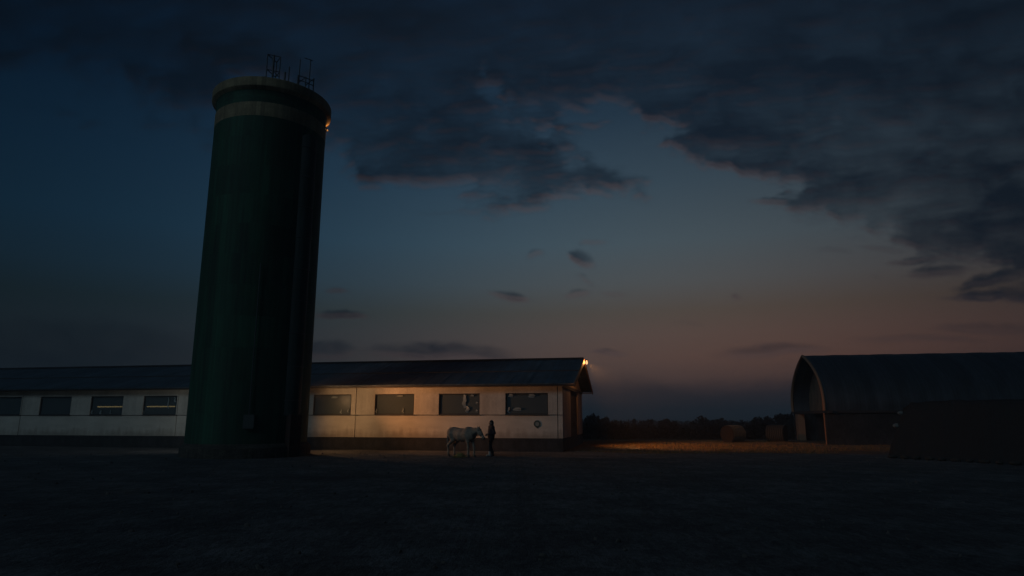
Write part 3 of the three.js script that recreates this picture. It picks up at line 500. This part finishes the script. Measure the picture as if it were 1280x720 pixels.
// ------------------------------------------------------------------ bodies
// smooth union of tapered capsules, meshed with marching cubes
function blob(bones, lo, hi, cell, k = 0.03) {
  const c = [0, 1, 2].map((i) => (lo[i] + hi[i]) / 2), size = Math.max(hi[0] - lo[0], hi[1] - lo[1], hi[2] - lo[2]), n = Math.ceil(size / cell) + 4, half = (n * cell) / 2;
  const mc = new MarchingCubes(n, new THREE.MeshBasicMaterial(), false, false, 160000); mc.isolation = 0;
  const f = mc.field, hs = n / 2;
  for (let z = 0; z < n; z++) for (let y = 0; y < n; y++) for (let x = 0; x < n; x++) {
    const p = [c[0] + (x - hs) / hs * half, c[1] + (y - hs) / hs * half, c[2] + (z - hs) / hs * half];
    let d = 1e3;
    if (p.every((q, i) => q > lo[i] - cell * 2 && q < hi[i] + cell * 2)) for (const [a, b, ra, rb, kk] of bones) {
      const bx = b[0] - a[0], by = b[1] - a[1], bz = b[2] - a[2], px = p[0] - a[0], py = p[1] - a[1], pz = p[2] - a[2], t = clamp((px * bx + py * by + pz * bz) / (bx * bx + by * by + bz * bz + 1e-9));
      const e = Math.hypot(px - bx * t, py - by * t, pz - bz * t) - lerp(ra, rb, t), K = kk ?? k, h = Math.max(K - Math.abs(d - e), 0) / K; d = Math.min(d, e) - h * h * K * 0.25;
    }
    f[z * n * n + y * n + x] = -Math.min(d, 1);
  }
  mc.update();
  const cnt = mc.count, pos = new Float32Array(cnt * 3); for (let i = 0; i < cnt; i++) for (let m = 0; m < 3; m++) pos[i * 3 + m] = c[m] + mc.positionArray[i * 3 + m] * half;
  let g = new THREE.BufferGeometry(); g.setAttribute('position', new THREE.BufferAttribute(pos, 3)); g = mergeVertices(g, 1e-4); g.computeVertexNormals(); return g;
}
const flat = (g) => { const q = g.index ? g.toNonIndexed() : g; q.deleteAttribute('uv'); return q; };
const fuse = (list) => mergeGeometries(list.map(flat));

{ // person beside the horse
  const t = thing('person', 'person in dark clothes and pale boots standing upright facing the grey horse', 'person', [-1.0, groundH(-1, -31.9), -31.9], -1.15);
  // local axes: +z is the way the person faces, +x the left hand
  const hipL = [0.1, 0.9, 0], hipR = [-0.1, 0.9, 0], knL = [0.11, 0.49, 0.1], knR = [-0.1, 0.49, -0.0], anL = [0.11, 0.09, 0.12], anR = [-0.11, 0.09, -0.12];
  const shL = [0.185, 1.35, -0.01], shR = [-0.185, 1.35, -0.01], elL = [0.25, 1.08, -0.07], elR = [-0.25, 1.08, -0.1], wrL = [0.16, 1.02, 0.17], wrR = [-0.17, 1.0, 0.15];
  const torso = [[[-0.06, 0.95, 0], [0.06, 0.95, 0], 0.125, 0.125], [[0, 0.98, 0], [0, 1.14, 0.005], 0.13, 0.115], [[-0.05, 1.2, 0], [0.05, 1.2, 0], 0.12, 0.12], [[-0.1, 1.33, -0.01], [0.1, 1.33, -0.01], 0.085, 0.085], [[-0.17, 1.36, -0.01], [0.17, 1.36, -0.01], 0.055, 0.055]];
  const arms = [[shL, elL, 0.055, 0.043], [elL, wrL, 0.041, 0.028], [shR, elR, 0.055, 0.043], [elR, wrR, 0.041, 0.028]];
  const legs = [[hipL, knL, 0.092, 0.058], [knL, anL, 0.056, 0.037], [hipR, knR, 0.092, 0.058], [knR, anR, 0.056, 0.037]];
  const neck = [[[0, 1.36, -0.01], [0, 1.47, 0.015], 0.06, 0.05]];
  const headB = [[[0, 1.565, 0.0], [0, 1.55, 0.02], 0.088, 0.085], [[0, 1.52, 0.04], [0, 1.475, 0.068], 0.062, 0.036], [[0, 1.55, 0.1], [0, 1.525, 0.118], 0.012, 0.016, 0.015], [[-0.02, 1.488, 0.1], [0.02, 1.488, 0.1], 0.009, 0.009, 0.012], [[0.086, 1.56, 0.005], [0.092, 1.525, 0.0], 0.014, 0.012, 0.012], [[-0.086, 1.56, 0.005], [-0.092, 1.525, 0.0], 0.014, 0.012, 0.012]];
  const hand = (w, e, side) => { // palm and curled fingers closing on a rope end
    const d = new THREE.Vector3(w[0] - e[0], w[1] - e[1], w[2] - e[2]).normalize(), up = new THREE.Vector3(0, 1, 0), s = new THREE.Vector3().crossVectors(up, d).normalize(), v = new THREE.Vector3().crossVectors(d, s).normalize(), at = (f, l, u) => [w[0] + d.x * f + s.x * l + v.x * u, w[1] + d.y * f + s.y * l + v.y * u, w[2] + d.z * f + s.z * l + v.z * u];
    const b = [[at(0, 0, 0), at(0.05, 0, 0.012), 0.024, 0.022], [at(0.03, 0, -0.02), at(0.08, 0, -0.022), 0.018, 0.014], [at(0.03, 0, 0.02), at(0.082, 0, 0.028), 0.018, 0.014]];
    [[0.03, 0.036], [0.01, 0.04], [-0.01, 0.037], [-0.028, 0.03]].forEach(([u, l]) => { const i = -side; b.push([at(0.08, 0, u), at(0.08 + l, i * 0.012, u), 0.0095, 0.009, 0.006], [at(0.08 + l, i * 0.012, u), at(0.075 + l, i * 0.042, u), 0.009, 0.0085, 0.006], [at(0.075 + l, i * 0.042, u), at(0.06 + l * 0.6, i * 0.05, u), 0.0085, 0.008, 0.006]); });
    b.push([at(0.02, 0, 0.026), at(0.055, -side * 0.022, 0.05), 0.013, 0.0105, 0.01], [at(0.055, -side * 0.022, 0.05), at(0.085, -side * 0.042, 0.044), 0.0105, 0.009, 0.006]);
    const lo = [0, 1, 2].map((i) => w[i] - 0.16), hi = [0, 1, 2].map((i) => w[i] + 0.16); return blob(b, lo, hi, 0.004, 0.012);
  };
  const skin = std([0.28, 0.17, 0.12], 0.6);
  const body = fuse([blob([...torso, ...arms, ...legs, ...neck, ...headB.slice(0, 2)], [-0.36, 0.02, -0.3], [0.36, 1.7, 0.34], 0.014, 0.05), blob([...neck, ...headB], [-0.13, 1.38, -0.12], [0.13, 1.68, 0.16], 0.004, 0.04), hand(wrL, elL, 1), hand(wrR, elR, -1)]);
  const b = part('body', body, skin, t);
  const grow = (l, k) => l.map(([p, q, a, c, kk]) => [p, q, a + k, c + k, kk]);
  part('jacket', blob([...grow(torso, 0.022), ...grow(arms, 0.018), [[0, 0.86, 0], [0, 1.1, 0], 0.155, 0.14], [[0, 1.38, -0.02], [0, 1.42, -0.015], 0.075, 0.068]], [-0.36, 0.7, -0.3], [0.36, 1.52, 0.34], 0.012, 0.05), std([0.012, 0.011, 0.017], 0.85), t);
  part('trousers', blob([...grow(legs, 0.014), [[-0.06, 0.94, 0], [0.06, 0.94, 0], 0.135, 0.135]], [-0.34, 0.08, -0.3], [0.34, 1.08, 0.3], 0.012, 0.04), std([0.014, 0.015, 0.018], 0.9), t);
  const boot = (a, k) => blob([[[a[0], 0.2, a[2]], [a[0], 0.07, a[2]], 0.062, 0.056], [[a[0], 0.05, a[2] - 0.04], [a[0] * 1.1, 0.042, a[2] + 0.14], 0.05, 0.042]], [a[0] - 0.12, -0.02, a[2] - 0.14], [a[0] + 0.12, 0.28, a[2] + 0.24], 0.008, 0.03);
  part('boot', boot(anL), std([0.5, 0.46, 0.4], 0.7), t); part('boot', boot(anR), std([0.035, 0.032, 0.03], 0.8), t);
  part('hair', blob([[[0, 1.59, -0.012], [0, 1.575, -0.02], 0.096, 0.098], [[0, 1.55, -0.05], [0, 1.4, -0.075], 0.075, 0.05]], [-0.14, 1.3, -0.2], [0.14, 1.71, 0.075], 0.007, 0.03), std([0.012, 0.009, 0.008], 0.7), t);
  part('eye', [new THREE.SphereGeometry(0.011, 8, 6).translate(0.032, 1.552, 0.092), new THREE.SphereGeometry(0.011, 8, 6).translate(-0.032, 1.552, 0.092)], std([0.3, 0.28, 0.26], 0.3), t);
}
{ // grey horse
  const t = thing('horse', 'pale grey horse standing side-on in front of the white stable with its head lowered', 'horse', [-2.35, groundH(-2.3, -31.6), -31.65], -0.68); 
  const trunk = [[[-0.5, 1.07, 0], [-0.05, 0.99, 0], 0.285, 0.3], [[-0.05, 0.99, 0], [0.38, 1.0, 0], 0.3, 0.31], [[-0.62, 1.1, -0.07], [-0.62, 1.1, 0.07], 0.245, 0.245], [[0.42, 1.07, 0], [0.56, 0.98, 0], 0.3, 0.235], [[0.3, 1.24, 0], [0.45, 1.22, 0], 0.12, 0.12],
    [[0.5, 1.1, 0], [0.98, 1.2, 0], 0.215, 0.13], [[0.45, 1.18, 0], [0.98, 1.25, 0], 0.14, 0.08],
    [[1.02, 1.24, 0], [1.14, 1.09, 0], 0.105, 0.095], [[1.12, 1.12, 0], [1.34, 0.86, 0], 0.078, 0.055], [[1.06, 1.09, 0], [1.14, 1.04, 0], 0.075, 0.06], [[1.34, 0.86, 0.02], [1.34, 0.86, -0.02], 0.052, 0.052]];
  const leg = [];
  for (const s of [-1, 1]) {
    const z = s * 0.13, f = s > 0 ? 0.0 : 0.14, h = s > 0 ? -0.1 : 0.06; // s > 0 : near side
    leg.push([[0.46, 0.92, z], [0.47 + f * 0.4, 0.7, z], 0.13, 0.082], [[0.47 + f * 0.4, 0.7, z], [0.49 + f, 0.42, z], 0.07, 0.052], [[0.49 + f, 0.42, z], [0.48 + f, 0.14, z], 0.045, 0.036], [[0.48 + f, 0.14, z], [0.52 + f, 0.06, z], 0.042, 0.048]);
    leg.push([[-0.58, 1.0, z], [-0.47 + h * 0.5, 0.76, z * 1.05], 0.2, 0.115], [[-0.47 + h * 0.5, 0.76, z * 1.05], [-0.73 + h, 0.5, z], 0.1, 0.058], [[-0.73 + h, 0.5, z], [-0.71 + h, 0.15, z], 0.05, 0.038], [[-0.71 + h, 0.15, z], [-0.67 + h, 0.06, z], 0.043, 0.048]);
  }
  const ear = [[[1.0, 1.3, 0.055], [1.03, 1.42, 0.065], 0.026, 0.01, 0.02], [[1.0, 1.3, -0.055], [1.03, 1.42, -0.065], 0.026, 0.01, 0.02]];
  const g = blob([...trunk, ...leg, ...ear], [-0.95, 0.0, -0.42], [1.46, 1.48, 0.42], 0.02, 0.07);
  const p = g.attributes.position, col = [];
  for (let i = 0; i < p.count; i++) { const x = p.getX(i), y = p.getY(i), z = p.getZ(i); let k = 0.26 + 0.18 * fbm(x * 6, y * 6, 3, z * 6) + 0.12 * fbm(x * 17, y * 17, 2, z * 17); k *= 1 - 0.45 * sstep(1.26, 1.4, x) * sstep(1, 0.85, y); k *= 1 - 0.5 * sstep(0.14, 0.06, y); col.push(k * 1.3, k * 0.98, k * 0.72); }
  g.setAttribute('color', new THREE.Float32BufferAttribute(col, 3));
  part('body', g, new THREE.MeshStandardMaterial({ vertexColors: true, roughness: 0.75 }), t);
  const r = rng(9), strand = (a, b, c, w) => new THREE.TubeGeometry(new THREE.QuadraticBezierCurve3(new THREE.Vector3(...a), new THREE.Vector3(...b), new THREE.Vector3(...c)), 6, w, 4);
  const dm = std([0.05, 0.05, 0.052], 0.7), mane = [], tail = [];
  for (let i = 0; i < 70; i++) { const u = r(), x = lerp(0.42, 1.0, u), y = lerp(1.31, 1.335, u), s = r() < 0.75 ? 1 : -1; mane.push(strand([x, y, s * 0.02], [x - 0.01, y + 0.03, s * 0.13], [x - 0.03 + (r() - 0.5) * 0.06, y - 0.28 - r() * 0.12, s * (0.16 - 0.04 * u)], 0.011)); }
  for (let i = 0; i < 8; i++) mane.push(strand([1.0, 1.33, (r() - 0.5) * 0.05], [1.1, 1.36, 0], [1.16 + r() * 0.04, 1.17, (r() - 0.5) * 0.12], 0.009));
  for (let i = 0; i < 60; i++) { const z = (r() - 0.5) * 0.09; tail.push(strand([-0.83, 1.16, z * 0.5], [-1.0, 1.08, z], [-0.93 + (r() - 0.5) * 0.12, 0.45 + r() * 0.18, z * 1.6], 0.012)); }
  part('mane', fuse(mane), dm, t); part('tail', fuse(tail), std([0.2, 0.19, 0.17], 0.75), t);
  for (const s of [-1, 1]) { const z = s * 0.13, f = s > 0 ? 0.0 : 0.14, h = s > 0 ? -0.1 : 0.06; for (const x of [0.53 + f, -0.66 + h]) part('hoof', new THREE.CylinderGeometry(0.046, 0.062, 0.08, 12).translate(x, 0.04, z), std([0.04, 0.035, 0.03], 0.6), t); part('eye', new THREE.SphereGeometry(0.02, 8, 6).translate(1.1, 1.17, s * 0.088), std([0.01, 0.01, 0.01], 0.2), t); }
  part('halter', [new THREE.TorusGeometry(0.084, 0.009, 5, 20).rotateX(Math.PI / 2).rotateZ(0.69).translate(1.22, 0.99, 0), new THREE.TorusGeometry(0.115, 0.009, 5, 20).rotateX(Math.PI / 2).rotateZ(0.5).translate(1.06, 1.2, 0)], std([0.02, 0.02, 0.03], 0.7), t);
}
{ // hay on the ground under the horse
  const r = rng(31), t = [], o = [-2.42, -31.1]; for (let i = 0; i < 420; i++) { const a = r() * 6.28, d = 0.24 * Math.sqrt(r()), h = 0.26 * (1 - d / 0.26) * r(), b = r() * 6.28, l = 0.1 + r() * 0.1; t.push(bar([Math.cos(a) * d, h, Math.sin(a) * d], [Math.cos(a) * d + Math.cos(b) * l, h + (r() - 0.4) * 0.07, Math.sin(a) * d + Math.sin(b) * l], 0.005, 3)); }
  const core = new THREE.SphereGeometry(0.22, 14, 8, 0, 6.2832, 0, Math.PI / 2).scale(1, 1, 0.9), p = core.attributes.position; for (let i = 0; i < p.count; i++) { const k = 1 + 0.3 * N(p.getX(i) * 12, p.getY(i) * 12, p.getZ(i) * 12); p.setXYZ(i, p.getX(i) * k, p.getY(i) * k, p.getZ(i) * k); } core.computeVertexNormals();
  const h = thing('hay_pile', 'small yellowish pile of hay on the ground at the grey horse\'s feet', 'hay', [o[0], groundH(...o) - 0.01, o[1]]);
  part('hay', fuse([core, ...t]), std([0.34, 0.27, 0.09], 0.95), h);
}

renderer.render(scene, camera);
